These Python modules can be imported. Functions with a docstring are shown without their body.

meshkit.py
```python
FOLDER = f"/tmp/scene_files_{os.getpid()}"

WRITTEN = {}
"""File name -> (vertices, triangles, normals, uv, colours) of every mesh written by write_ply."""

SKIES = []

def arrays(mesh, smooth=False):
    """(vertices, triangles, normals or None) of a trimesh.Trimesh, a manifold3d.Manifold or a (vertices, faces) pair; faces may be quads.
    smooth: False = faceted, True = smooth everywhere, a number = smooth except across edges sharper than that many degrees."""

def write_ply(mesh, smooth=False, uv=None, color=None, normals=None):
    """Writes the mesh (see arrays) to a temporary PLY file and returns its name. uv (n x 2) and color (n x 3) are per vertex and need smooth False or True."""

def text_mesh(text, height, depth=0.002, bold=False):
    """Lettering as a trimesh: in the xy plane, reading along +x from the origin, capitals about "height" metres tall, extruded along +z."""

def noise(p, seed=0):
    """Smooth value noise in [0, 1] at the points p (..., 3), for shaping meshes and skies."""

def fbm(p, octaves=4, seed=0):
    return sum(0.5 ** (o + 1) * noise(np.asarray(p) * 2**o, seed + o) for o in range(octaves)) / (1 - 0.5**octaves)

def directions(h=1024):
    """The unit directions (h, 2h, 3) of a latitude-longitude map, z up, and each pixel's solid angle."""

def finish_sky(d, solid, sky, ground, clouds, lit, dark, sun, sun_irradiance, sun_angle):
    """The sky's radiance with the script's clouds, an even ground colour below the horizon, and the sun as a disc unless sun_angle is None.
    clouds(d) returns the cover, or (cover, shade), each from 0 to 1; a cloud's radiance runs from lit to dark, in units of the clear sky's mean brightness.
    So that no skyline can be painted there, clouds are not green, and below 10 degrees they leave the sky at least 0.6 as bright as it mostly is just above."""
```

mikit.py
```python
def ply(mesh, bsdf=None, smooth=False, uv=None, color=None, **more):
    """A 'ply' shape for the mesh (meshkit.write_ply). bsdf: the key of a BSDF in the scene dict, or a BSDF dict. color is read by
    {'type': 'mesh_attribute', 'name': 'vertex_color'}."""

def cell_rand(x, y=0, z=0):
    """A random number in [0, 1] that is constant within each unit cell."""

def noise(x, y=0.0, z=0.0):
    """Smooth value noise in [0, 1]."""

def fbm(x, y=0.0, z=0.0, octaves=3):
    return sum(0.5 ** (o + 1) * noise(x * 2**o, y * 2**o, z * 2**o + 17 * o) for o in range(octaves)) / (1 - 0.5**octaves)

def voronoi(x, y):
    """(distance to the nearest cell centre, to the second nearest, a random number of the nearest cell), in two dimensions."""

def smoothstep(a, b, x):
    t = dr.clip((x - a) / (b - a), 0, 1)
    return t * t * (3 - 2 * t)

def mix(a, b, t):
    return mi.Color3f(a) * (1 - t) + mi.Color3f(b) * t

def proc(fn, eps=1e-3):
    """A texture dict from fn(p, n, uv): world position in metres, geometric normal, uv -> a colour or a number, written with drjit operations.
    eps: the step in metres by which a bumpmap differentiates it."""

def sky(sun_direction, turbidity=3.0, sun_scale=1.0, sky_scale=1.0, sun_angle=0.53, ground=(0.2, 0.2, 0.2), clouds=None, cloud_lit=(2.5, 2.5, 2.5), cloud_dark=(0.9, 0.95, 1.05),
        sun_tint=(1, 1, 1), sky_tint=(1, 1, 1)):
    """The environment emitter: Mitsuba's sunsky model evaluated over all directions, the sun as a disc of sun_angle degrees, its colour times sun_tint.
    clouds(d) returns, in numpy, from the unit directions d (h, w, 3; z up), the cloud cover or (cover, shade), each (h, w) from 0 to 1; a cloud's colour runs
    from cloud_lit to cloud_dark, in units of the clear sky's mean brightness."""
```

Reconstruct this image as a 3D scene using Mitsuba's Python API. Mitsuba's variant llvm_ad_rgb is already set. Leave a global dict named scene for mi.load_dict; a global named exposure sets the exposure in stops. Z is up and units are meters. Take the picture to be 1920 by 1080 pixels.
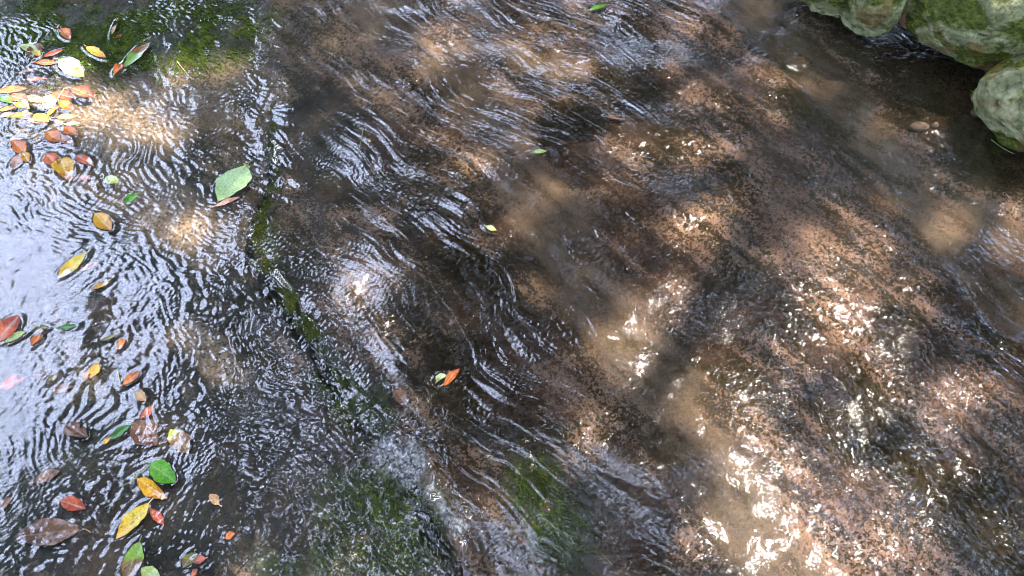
import math, random
import numpy as np, trimesh
import mitsuba as mi
import drjit as dr
import mikit, meshkit
from mikit import noise, fbm, smoothstep, mix
from scipy.ndimage import map_coordinates, gaussian_filter, distance_transform_edt

T = mi.ScalarTransform4f
rng = np.random.default_rng(7)
random.seed(7)
scene, labels = {}, {}

# ------------------------------------------------------------------ camera, sky, exposure
EYE = np.array([0.0, 0.0, 1.5])
PITCH = math.radians(55)
FOV = 65.0
scene['camera'] = {'type': 'perspective', 'fov': FOV, 'fov_axis': 'x', 'near_clip': 0.05, 'far_clip': 500.0,
                   'to_world': T().look_at(EYE.tolist(), [0, math.cos(PITCH), 1.5 - math.sin(PITCH)], [0, 0, 1])}
SUN = np.array([0.316, 0.321, 0.893]); SUN /= np.linalg.norm(SUN)


def cloud_cover(d):
    c = meshkit.fbm(d * 2.2 + [3, 1, 0], 4, seed=3)
    return np.clip((c - 0.30) / 0.25, 0, 1) * 0.85


scene['sky'] = mikit.sky(SUN.tolist(), turbidity=3, clouds=cloud_cover, cloud_lit=(4.2, 4.8, 6.8), cloud_dark=(2.6, 3.0, 4.0), sun_tint=(0.95, 1.0, 1.1))
exposure = 3.95

# ------------------------------------------------------------------ helpers
FPX = 960 / math.tan(math.radians(FOV / 2))


def at(px, py, z=0.0):
    """A point of the photograph (1920 x 1080) as a point of the plane at height z."""
    a, b = (px - 960) / FPX, (540 - py) / FPX
    d = np.array([a, math.cos(PITCH) + b * math.sin(PITCH), -math.sin(PITCH) + b * math.cos(PITCH)])
    return EYE + d * (z - EYE[2]) / d[2]


def line(*pts):
    return np.array([at(*p)[:2] for p in pts])


def sstep(a, b, x):
    t = np.clip((x - a) / (b - a), 0, 1)
    return t * t * (3 - 2 * t)


def seg_dist(x, y, pts):
    """Distance to a polyline, and on which side (+ left of its direction)."""
    best, side = np.full(x.shape, 9e9), np.zeros(x.shape)
    for a, b in zip(pts[:-1], pts[1:]):
        d = b - a
        t = np.clip(((x - a[0]) * d[0] + (y - a[1]) * d[1]) / (d @ d), 0, 1)
        ex, ey = x - a[0] - t * d[0], y - a[1] - t * d[1]
        q = np.hypot(ex, ey)
        side = np.where(q < best, np.sign(d[0] * ey - d[1] * ex), side)
        best = np.minimum(best, q)
    return best, side


# ------------------------------------------------------------------ where things of the stream bed lie
LEDGE = line((455, -120), (500, 60), (505, 150), (512, 220), (514, 300), (508, 350), (488, 410), (478, 470), (518, 535), (560, 590), (592, 645), (640, 715), (690, 800), (760, 870), (800, 950), (850, 1030), (885, 1090))
SILT = [(line((640, -60), (740, 70)), 0.10), (line((850, 130), (950, 260), (1000, 380), (1090, 520), (1190, 660), (1260, 720)), 0.105),
        (line((1420, 10), (1480, 90), (1580, 180), (1700, 320), (1800, 470), (1930, 590)), 0.09),
        (line((1830, 400), (1960, 480)), 0.08), (line((1290, 800), (1400, 960), (1480, 1090)), 0.10), (line((900, 90), (1060, 130)), 0.06)]
SAND = [(line((170, 195), (290, 210), (400, 120)), 0.15), (line((250, 360), (400, 430)), 0.10), (line((60, 300), (120, 330)), 0.08), (line((330, 620), (420, 700)), 0.05)]
GREEN = [(line((-60, 30), (200, 60), (420, 60)), 0.16), (line((680, 930), (760, 1000), (640, 1060)), 0.10), (line((1000, 900), (1060, 1010)), 0.07), (line((600, 700), (700, 780)), 0.06),
         (line((500, 430), (555, 570), (600, 640)), 0.022), (line((512, 200), (514, 330)), 0.018), (line((1000, 1010), (1015, 1050)), 0.02), (line((480, 1040), (530, 1060)), 0.03)]
DARK_AND_SHADE = [(LEDGE[5:] + [-0.02, -0.012], 0.020), (line((1180, 90), (1180, 160)), 0.10), (line((600, 240), (660, 320)), 0.12), (line((1060, 220), (1080, 330)), 0.06), (line((1500, 180), (1560, 230)), 0.06), (line((880, 700), (980, 800)), 0.09),  # dark growth; the ledge strip is painted shade of its overhang
        (line((1600, 780), (1640, 820)), 0.09), (line((1170, 940), (1200, 1070)), 0.07), (line((260, 480), (270, 760)), 0.05), (line((1700, 80), (1850, 260)), 0.16), (line((780, 400), (1000, 640)), 0.05),  # the wide patch by the boulders paints the shadow beneath them
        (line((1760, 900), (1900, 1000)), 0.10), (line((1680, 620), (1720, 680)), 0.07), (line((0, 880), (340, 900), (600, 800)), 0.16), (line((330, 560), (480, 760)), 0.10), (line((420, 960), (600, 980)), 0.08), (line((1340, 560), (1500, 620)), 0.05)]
LICHEN = [(line((735, 850), (765, 875)), 0.045), (line((800, 940), (850, 1010)), 0.018)]
# swells of the water over humps of the rock: (line, height, half width)
SWELLS = [(line((890, 55), (800, 85), (735, 112), (712, 140)), 0.0081, 0.022), (line((700, 350), (800, 425), (930, 510), (1050, 620), (1190, 710), (1290, 760)), 0.011, 0.035),
          (line((1430, 115), (1510, 175), (1570, 250), (1620, 330), (1700, 440)), 0.010, 0.035), (line((1140, 170), (1195, 230), (1240, 330), (1290, 430)), 0.008, 0.03),
          (line((900, 560), (990, 680), (1060, 780)), 0.008, 0.025), (line((1580, 150), (1640, 200), (1700, 210)), 0.005, 0.02), (line((1640, 560), (1700, 620), (1725, 700)), 0.007, 0.025),
          (line((1200, 500), (1270, 640), (1300, 720)), 0.006, 0.03), (line((490, 300), (560, 360)), 0.007, 0.03), (line((600, 480), (640, 640)), 0.006, 0.03),
          (line((1060, 420), (1150, 560)), 0.006, 0.022), (line((1350, 780), (1450, 900), (1550, 1050)), 0.007, 0.04), (line((820, 130), (900, 260), (980, 330)), 0.005, 0.04)]

# ------------------------------------------------------------------ heights of the bed and of the water
STEP = 0.0025
X0, X1, Y0, Y1 = -1.72, 1.72, 0.22, 2.32
nx, ny = int((X1 - X0) / STEP) + 1, int((Y1 - Y0) / STEP) + 1
gx, gy = X0 + np.arange(nx) * STEP, Y0 + np.arange(ny) * STEP
GX, GY = np.meshgrid(gx, gy)
NF = (1024, 1440)


def waves(lam_along, lam_across, angle, band, seed, size=NF):
    """A periodic random height field with given wavelengths along and across a direction, scaled to an r.m.s. slope of 1."""
    r = np.random.default_rng(seed)
    ky, kx = np.meshgrid(np.fft.fftfreq(size[0], STEP), np.fft.rfftfreq(size[1], STEP), indexing='ij')
    c, s = math.cos(angle), math.sin(angle)
    q = np.sqrt(((kx * c + ky * s) * lam_along) ** 2 + ((-kx * s + ky * c) * lam_across) ** 2)
    f = np.fft.irfft2(np.fft.rfft2(r.standard_normal(size)) * np.exp(-((q - 1) / band) ** 2), size)
    g0, g1 = np.gradient(f, STEP)
    return f / np.sqrt((g0 ** 2 + g1 ** 2).mean())


def sample(field, X, Y):
    return map_coordinates(field, [(Y - Y0) / STEP, (X - X0) / STEP], order=3, mode='grid-wrap')


def low(scale, seed, oct=3):
    """Slow noise about zero."""
    k = max(1, int(scale / 2 ** oct / STEP / 1.5))
    X, Y = np.meshgrid(X0 + np.arange(nx // k + 2) * k * STEP, Y0 + np.arange(ny // k + 2) * k * STEP)
    f = meshkit.fbm(np.stack([X / scale, Y / scale, np.zeros_like(X)], -1), oct, seed) - 0.5
    return f if k == 1 and f.shape == GX.shape else map_coordinates(f, [(GY - Y0) / STEP / k, (GX - X0) / STEP / k], order=1, mode='nearest')


WX, WY = low(0.28, 11) * 0.16, low(0.28, 12) * 0.16          # how the current wanders
AX, AY = GX + WX, GY + WY
led_d, led_s = seg_dist(GX + low(0.09, 5) * 0.07, GY + low(0.09, 6) * 0.07, LEDGE)
left = sstep(-0.03, 0.03, np.where(led_s < 0, 1, -1) * led_d * 1.0)      # 1 on the pool's side of the ledge
right = sstep(0.15, 0.65, GX - 0.15 * (GY - 1))

bed = low(0.45, 21) * 0.05 + low(0.12, 22) * 0.016 + low(0.04, 23) * 0.006
grooves = (1 - right) * sample(waves(0.6, 0.14, math.radians(-42), 0.5, 31), AX, AY) + right * sample(waves(0.6, 0.16, math.radians(-68), 0.5, 32), AX, AY)
bed += grooves * 0.06
bed -= left * 0.022
on_ledge = sstep(1.75, 1.3, GY)
bed += 0.036 * np.exp(-((led_s * led_d - 0.012) / 0.014) ** 2) * np.clip(0.4 + 3 * low(0.1, 24), 0, 1.1) * on_ledge
bed -= 0.020 * np.exp(-((led_s * led_d + 0.016) / 0.012) ** 2) * np.clip(0.5 + 3 * low(0.13, 26), 0, 1.2) * on_ledge      # the crack at its foot
for pts, h, w in SWELLS:
    d, _ = seg_dist(GX + WX * 0.2, GY + WY * 0.2, pts)
    bed += (0.12 if h != 0.0081 else 1.3) * h * np.exp(-(d / w) ** 2) * np.clip(0.5 + 2.5 * low(0.12, 25), 0, 1.2)
rough = sample(waves(0.011, 0.011, 0, 0.6, 41), GX, GY)
crag = sample(waves(0.03, 0.03, 0, 0.6, 42), GX, GY)
silt = np.zeros_like(GX)
for pts, w in SILT:
    d, _ = seg_dist(AX, AY, pts)
    silt = np.maximum(silt, 1 - sstep(0.6 * w, 1.2 * w, d))
lichen = np.zeros_like(GX)
for pts, w in LICHEN:
    d, _ = seg_dist(AX, AY, pts)
    lichen = np.maximum(lichen, 1 - sstep(0.6 * w, 1.1 * w, d))
smooth_bed = gaussian_filter(bed, 0.03 / STEP, mode='nearest')
bed = bed + (1 - 0.85 * silt) * (0.16 * rough + 0.14 * crag)
bed += lichen * 0.006

depth = 0.013 + 0.012 * left + 0.006 * low(0.3, 51)
bed -= 0.008 * gaussian_filter(silt, 6)
flat_water = gaussian_filter(smooth_bed, 0.02 / STEP, mode='nearest') + depth
pool = sstep(-0.5, -0.88, GX + 0.25 * (GY - 0.8)) * left                 # the quiet pool on the left
flat_water = flat_water * (1 - pool) + pool * (-0.004)

# ripples
def gust(scale, seed, gain=2.2, lo=0.0, hi=1.6):
    return np.clip(0.5 + gain * low(scale, seed, 4), lo, hi)


flow_c = sample(waves(0.7, 0.06, math.radians(-42), 0.6, 57), AX, AY)
flow_r = sample(waves(0.7, 0.07, math.radians(-66), 0.6, 58), AX, AY)
flow_gust = np.clip(0.55 + 0.6 * (flow_c / flow_c.std() * (1 - right) + flow_r / flow_r.std() * right), 0, 1.7)
lines_c = sample(waves(0.16, 0.0115, math.radians(-42), 0.45, 61), AX, AY)
lines_r = sample(waves(0.14, 0.0125, math.radians(-66), 0.45, 62), AX, AY)
broad_c = sample(waves(0.22, 0.045, math.radians(-42), 0.5, 60), AX, AY)
broad_r = sample(waves(0.16, 0.045, math.radians(-66), 0.5, 59), AX, AY)
chop_s = sample(waves(0.0125, 0.0085, math.radians(-50), 0.35, 63), AX, AY)
chop_m = sample(waves(0.026, 0.015, math.radians(-50), 0.5, 64), AX, AY)
calm = sample(waves(0.07, 0.022, math.radians(70), 0.5, 65), AX, AY)
TX, TY = GX + low(0.05, 13) * 0.05, GY + low(0.05, 14) * 0.05
turb = sample(waves(0.045, 0.0145, math.radians(-35), 0.55, 66), GX + low(0.22, 13) * 0.20, GY + low(0.22, 14) * 0.20)
turb_l = sample(waves(0.09, 0.05, math.radians(-60), 0.6, 67), TX, TY)
fine = sample(waves(0.0095, 0.0085, 0, 0.3, 68), TX, TY)
swell_near = np.zeros_like(GX)
for pts, h, w in SWELLS:
    d, _ = seg_dist(AX, AY, pts)
    swell_near = np.maximum(swell_near, np.exp(-(d / (1.4 * w)) ** 2) * np.clip(0.65 + 1.6 * low(0.15, 77), 0.1, 1.2))
mid = 1 - left
near_ledge = np.exp(-(led_d / 0.07) ** 2)
tongue = np.zeros_like(GX)                                             # quick water fanning out below the sill at the top
for pts in (line((760, 120), (860, 200), (960, 320)), line((860, 90), (930, 160))):
    d, _ = seg_dist(AX, AY, pts)
    tongue = np.maximum(tongue, np.exp(-(d / 0.10) ** 2))
glide = 1 - 0.35 * silt * (1 - 0.6 * right)
ripples = glide * mid * (
    (lines_c * (1 - right) + lines_r * right) * (0.04 + 0.15 * swell_near + 0.12 * gust(0.3, 71)) * flow_gust
    + (broad_c * (1 - right) + broad_r * right) * (0.018 + 0.03 * gust(0.3, 74))
    + chop_s * (0.03 + 0.14 * swell_near + 0.15 * right) * gust(0.12, 72)
    + chop_m * (0.03 + 0.08 * swell_near + 0.07 * right) * gust(0.16, 75)
    + fine * 0.05 * gust(0.06, 76) + tongue * (chop_m * 0.10 + chop_s * 0.12) * gust(0.07, 84))
ripples += left * (1 - 0.78 * pool) * (turb * (0.02 + 0.11 * gust(0.12, 73, 3.8)) + turb_l * (0.03 + 0.04 * gust(0.25, 78)) + chop_s * 0.11 * gust(0.08, 79, 4.0) + fine * 0.06 * gust(0.06, 80, 3.5))
c = at(40, 640)
mirror = np.exp(-(((GX - c[0]) / 0.17) ** 2 + ((GY - c[1]) / 0.26) ** 2) ** 2)          # the calmest stretch of the pool
ripples *= 1 - 0.7 * mirror
ripples += pool * (calm * 0.04 * gust(0.2, 81) + turb * (1 - 0.85 * mirror) * 0.10 * gust(0.14, 82, 4.0) + fine * 0.015)
ripples += near_ledge * (turb * 0.16 + fine * 0.10) * gust(0.06, 83)
for (px, py), R, lam, amp, fade in (((430, 400), 0.06, 0.012, 0.0007, 0.09),):
    c = at(px, py)
    r = np.hypot(GX - c[0] + WX * 0.3, GY - c[1] + WY * 0.3)
    ripples += amp * np.sin(2 * np.pi * r / lam) * np.exp(-((r - R) / fade) ** 2) * sstep(0, R, r) * sstep(0.2, -0.9, np.sin(np.arctan2(GY - c[1], GX - c[0]) - 0.7)) * gust(0.05, 85)
water = np.maximum(flat_water, gaussian_filter(bed, 0.008 / STEP) + 0.002) + ripples       # a film of water even where rock comes close
water = np.maximum(water, gaussian_filter(bed, 1.5) + 0.0006)


def look_up(field, x, y, mode='nearest'):
    return map_coordinates(field, [(np.atleast_1d(y) - Y0) / STEP, (np.atleast_1d(x) - X0) / STEP], order=1, mode=mode)


soft_water = gaussian_filter(water, 0.006 / STEP)


def grid_mesh(X, Y, Z):
    h, w = Z.shape
    i = np.arange(h * w).reshape(h, w)
    q = np.stack([i[:-1, :-1], i[:-1, 1:], i[1:, 1:], i[1:, :-1]], -1).reshape(-1, 4)
    return trimesh.Trimesh(np.stack([X, Y, Z], -1).reshape(-1, 3), np.vstack([q[:, [0, 1, 2]], q[:, [0, 2, 3]]]), process=False)


def widened(lo, hi, step, out):
    """Even steps from lo to hi, then growing steps to out metres beyond."""
    s, far = step, []
    while sum(far) < out:
        s *= 1.15
        far.append(s)
    far = np.cumsum(far)
    return np.concatenate([lo - far[::-1], np.linspace(lo, hi, int((hi - lo) / step) + 1), hi + far])


def bank(X, Y):
    """The ground away from the stream, rising beside it."""
    away = np.abs(X * 0.75 + (Y - 1.3) * 0.35)
    return sstep(1.9, 5.0, away) * 0.9 + 0.04 * np.maximum(away - 5, 0) * sstep(5, 9, away)


def sheet(field, step, out, raised):
    x, y = widened(X0, X1, step, out), widened(Y0, Y1, step, out)
    X, Y = np.meshgrid(x, y)
    Z = look_up(field, X.ravel(), Y.ravel(), 'mirror').reshape(X.shape)
    o = np.maximum(np.maximum(X0 - X, X - X1), np.maximum(Y0 - Y, Y - Y1)).clip(0)
    Z = Z * np.exp(-o / 0.5) + (1 - np.exp(-o / 0.5)) * (bank(X, Y) if raised else 0.012)
    return grid_mesh(X, Y, Z)


# ------------------------------------------------------------------ materials
def capsule(x, y, pts):
    best = mi.Float(9)
    for a, b in zip(pts[:-1], pts[1:]):
        dx, dy = float(b[0] - a[0]), float(b[1] - a[1])
        t = dr.clip(((x - float(a[0])) * dx + (y - float(a[1])) * dy) / (dx * dx + dy * dy), 0, 1)
        best = dr.minimum(best, dr.sqrt(dr.square(x - float(a[0]) - t * dx) + dr.square(y - float(a[1]) - t * dy)))
    return best


def patches(x, y, places, a=0.55, b=1.25):
    best = mi.Float(0)
    for pts, w in places:
        best = dr.maximum(best, 1 - smoothstep(a * w, b * w, capsule(x, y, pts)))
    return best


CA, SA = math.cos(math.radians(-50)), math.sin(math.radians(-50))


def bed_colour(p, n, uv):
    x, y = p.x, p.y
    wx = x + 0.10 * (fbm(x * 7, y * 7, 1.5, octaves=4) - 0.5)
    wy = y + 0.10 * (fbm(x * 7, y * 7, 7.5, octaves=4) - 0.5)
    s, t = x * CA + y * SA, -x * SA + y * CA
    grain = smoothstep(0.18, 0.82, fbm(x * 185, y * 185, 0.5, octaves=3))
    speck = noise(x * 150, y * 150, 4.5)
    broad = fbm(s * 3.2, t * 5.5, 2.5, octaves=5)
    mottle = fbm(wx * 26, wy * 26, 3.5, octaves=4)
    rightness = smoothstep(0.0, 0.7, x)
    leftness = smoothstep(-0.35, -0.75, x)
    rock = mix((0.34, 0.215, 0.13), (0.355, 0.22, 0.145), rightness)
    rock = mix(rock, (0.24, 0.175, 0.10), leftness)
    rock = rock * (0.55 + 0.9 * mottle)
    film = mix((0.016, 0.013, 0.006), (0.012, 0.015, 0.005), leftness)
    dark = patches(wx, wy, DARK_AND_SHADE)  # dark growth, plus shade painted in under boulders and ledge
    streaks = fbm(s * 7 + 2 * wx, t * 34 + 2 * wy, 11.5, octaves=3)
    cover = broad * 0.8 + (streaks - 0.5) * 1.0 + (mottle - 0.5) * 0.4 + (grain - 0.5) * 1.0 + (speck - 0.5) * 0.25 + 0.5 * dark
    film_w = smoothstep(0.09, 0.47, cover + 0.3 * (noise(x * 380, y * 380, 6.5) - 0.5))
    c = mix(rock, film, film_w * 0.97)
    c = mix(c, mi.Color3f(0.10, 0.055, 0.038) * (0.5 + mottle), smoothstep(0.52, 0.66, noise(wx * 9, wy * 9, 9.5)) * 0.25)
    sand = patches(wx, wy, SAND, 0.4, 1.2)
    c = mix(c, mi.Color3f(0.27, 0.195, 0.115) * (0.35 + 1.0 * mottle), sand * smoothstep(0.30, 0.62, mottle + 0.35 * (grain - 0.5) + 0.12) * 0.9)
    silt_w = patches(wx, wy, SILT, 0.25, 1.25)
    silt_c = mix((0.085, 0.070, 0.042), (0.150, 0.105, 0.070), fbm(s * 8, t * 40, 5.5, octaves=4)) * (0.85 + 0.3 * grain)
    silt_w = silt_w * (0.85 - 0.5 * smoothstep(0.42, 0.62, 0.5 * mottle + 0.5 * streaks))
    c = mix(c, silt_c, silt_w)
    grain = grain + (0.55 - grain) * 0.55 * silt_w
    green = patches(wx, wy, GREEN, 0.5, 1.2)
    c = mix(c, mix((0.022, 0.030, 0.008), (0.060, 0.080, 0.015), smoothstep(0.4, 0.75, fbm(s * 60, t * 130, 6.5))), green * smoothstep(0.25, 0.5, mottle + 0.3 * (grain - 0.5) + 0.1) * 0.9)
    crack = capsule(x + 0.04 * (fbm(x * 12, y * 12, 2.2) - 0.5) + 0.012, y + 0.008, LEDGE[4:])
    c = mix(c, mi.Color3f(0.007, 0.008, 0.004), (1 - smoothstep(0.006, 0.016, crack)) * smoothstep(0.3, 0.5, noise(x * 14, y * 14, 3.3)))  # painted near black: growth in the crack and the shade of its overhang
    lich = patches(wx, wy, LICHEN, 0.6, 1.1)
    c = mix(c, mi.Color3f(0.26, 0.26, 0.24) * (0.3 + 1.2 * grain), lich * smoothstep(0.35, 0.6, mottle + 0.4 * (speck - 0.5) + 0.08))
    # leaf mould on the banks beyond the stream
    c = mix(c, mi.Color3f(0.09, 0.06, 0.035) * (0.4 + 1.2 * mottle), smoothstep(0.12, 0.3, p.z))
    return c * (0.08 + 0.86 * grain)


def bed_gloss(p, n, uv):
    """Rock in the pool lies under water and is dull; on the right a mere film of water wets it."""
    return 0.5 - 0.425 * smoothstep(-0.5, -0.15, p.x + 0.45 * (p.y - 0.9) * 0 + 0.2 * (fbm(p.x * 6, p.y * 6) - 0.5))


def bed_relief(p, n, uv):
    """Grit, and the small ridges that the current combs into the growth on the rock."""
    s, t = p.x * CA + p.y * SA, -p.x * SA + p.y * CA
    w = noise(p.x * 30, p.y * 30, 2.0)
    calm_ = patches(p.x, p.y, SILT, 0.5, 1.2)
    run = smoothstep(0.25, 0.7, noise(s * 3.5 + w * 0.3, t * 22 + w * 0.6, 7.5) * 0.6 + noise(s * 9, t * 12, 8.5) * 0.4)
    return (1 - 0.3 * calm_) * ((0.15 + 1.2 * run) * (0.00085 * noise(p.x * 350 + w, p.y * 370 + w, 1.5) + 0.0002 * noise(s * 110 + w, t * 180 + w, 3.5))
                                + 0.0002 * noise(p.x * 420, p.y * 420, 0.5)) + 0.0007 * noise(s * 20 + w, t * 34 + w, 5.5)


scene['bed_rock'] = {'type': 'bumpmap', 'scale': 1.0, 'tex': mikit.proc(bed_relief, 6e-4),
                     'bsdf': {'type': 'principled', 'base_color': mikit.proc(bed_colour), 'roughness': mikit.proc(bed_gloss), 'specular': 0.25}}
scene['water_skin'] = {'type': 'thindielectric', 'int_ior': 1.5}

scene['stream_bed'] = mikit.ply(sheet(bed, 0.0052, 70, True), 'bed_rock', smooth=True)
labels['stream_bed'] = {'label': 'mottled brown and pink bedrock of the stream under thin running water', 'kind': 'structure'}
labels['water'] = {'label': 'clear shallow water rippling over the bedrock', 'kind': 'structure'}

# ------------------------------------------------------------------ trees over and round the stream (outside the frame: they shade the bed and mirror in the water)
def leaf_face(p, r):
    m = mix((0.045, 0.075, 0.018), (0.10, 0.13, 0.03), noise(p.x * 9, p.y * 9, p.z * 9))
    return m


scene['foliage'] = {'type': 'principledthin', 'base_color': mikit.proc(lambda p, n, uv: leaf_face(p, 0)), 'roughness': 0.5, 'diff_trans': 0.9, 'spec_trans': 0.0}
scene['bark'] = {'type': 'twosided', 'b': {'type': 'diffuse', 'reflectance': mikit.proc(lambda p, n, uv: mi.Color3f(0.09, 0.07, 0.05) * (0.5 + fbm(p.x * 14, p.y * 14, p.z * 4)))}}


def tube(points, radii, sides=8):
    p, r = np.asarray(points, float), np.asarray(radii, float)
    t = np.gradient(p, axis=0)
    t /= np.linalg.norm(t, axis=1, keepdims=True) + 1e-12
    a = np.cross(t, np.where(np.abs(t[:, 2:]) < 0.9, [0, 0, 1.0], [1.0, 0, 0]))
    a /= np.linalg.norm(a, axis=1, keepdims=True) + 1e-12
    b = np.cross(t, a)
    k = np.arange(sides) * 2 * np.pi / sides
    v = p[:, None] + r[:, None, None] * (np.cos(k)[None, :, None] * a[:, None] + np.sin(k)[None, :, None] * b[:, None])
    n = len(p)
    i, j = np.meshgrid(np.arange(n - 1), np.arange(sides), indexing='ij')
    q = np.stack([i * sides + j, i * sides + (j + 1) % sides, (i + 1) * sides + (j + 1) % sides, (i + 1) * sides + j], -1).reshape(-1, 4)
    v = np.vstack([v.reshape(-1, 3), p[:1], p[-1:]])
    f = [q[:, [0, 1, 2]], q[:, [0, 2, 3]]]
    j = np.arange(sides)
    f += [np.stack([(j + 1) % sides, j, j * 0 + n * sides], 1), np.stack([(n - 1) * sides + j, (n - 1) * sides + (j + 1) % sides, j * 0 + n * sides + 1], 1)]
    return trimesh.Trimesh(v, np.vstack(f), process=False)


def leaf_cloud(centres, spread, per, size, r, keep=None):
    c = np.repeat(centres, per, 0) + r.standard_normal((len(centres) * per, 3)) * spread
    if keep is not None:
        c = c[keep(c)]
    n = len(c)
    u = r.standard_normal((n, 3)); u /= np.linalg.norm(u, axis=1, keepdims=True)
    w = np.cross(u, r.standard_normal((n, 3)) * [1, 1, 0.4] + [0, 0, 0.6]); w /= np.linalg.norm(w, axis=1, keepdims=True)
    L = size * r.uniform(0.7, 1.3, (n, 1))
    v = np.stack([c - u * L / 2, c + w * L * 0.24, c + u * L / 2, c - w * L * 0.24], 1).reshape(-1, 3)
    i = np.arange(n)[:, None] * 4
    return trimesh.Trimesh(v, np.vstack([i + [0, 1, 2], i + [0, 2, 3]]), process=False)


def tree(key, foot, top, crown, radii, clumps, per, size, label, seed, keep=None, spread=0.28, lean=(0, 0)):
    r = np.random.default_rng(seed)
    foot, crown, radii = np.array(foot, float), np.array(crown, float), np.array(radii, float)
    d = r.standard_normal((clumps, 3)); d /= np.linalg.norm(d, axis=1, keepdims=True)
    c = crown + d * radii * (r.uniform(0.15, 1, (clumps, 1)) ** 0.45)
    parts = []
    s = np.linspace(0, 1, 9)[:, None]
    mid_ = (foot + crown) / 2 + [0.25, -0.2, 0]
    path = (1 - s) ** 2 * foot + 2 * s * (1 - s) * mid_ + s ** 2 * crown
    scene[key + '__trunk'] = mikit.ply(tube(path, np.linspace(top, top * 0.35, 9)), 'bark', smooth=True)
    for k in range(16):
        e = c[r.integers(len(c))]
        b0 = path[r.integers(5, 9)]
        m = (b0 + e) / 2 + [0, 0, 0.3]
        q = (1 - s) ** 2 * b0 + 2 * s * (1 - s) * m + s ** 2 * e
        parts.append(tube(q, np.linspace(top * 0.3, 0.012, 9), 6))
    scene[key + '__branches'] = mikit.ply(trimesh.util.concatenate(parts), 'bark', smooth=True)
    labels[key + '__branches'] = {'kind': 'stuff'}
    scene[key + '__crown'] = mikit.ply(leaf_cloud(c, spread, per, size, r, keep), 'foliage')
    labels[key + '__crown'] = {'kind': 'stuff'}
    labels[key] = {'label': label, 'category': 'tree', 'group': 'trees around the stream'}


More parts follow.
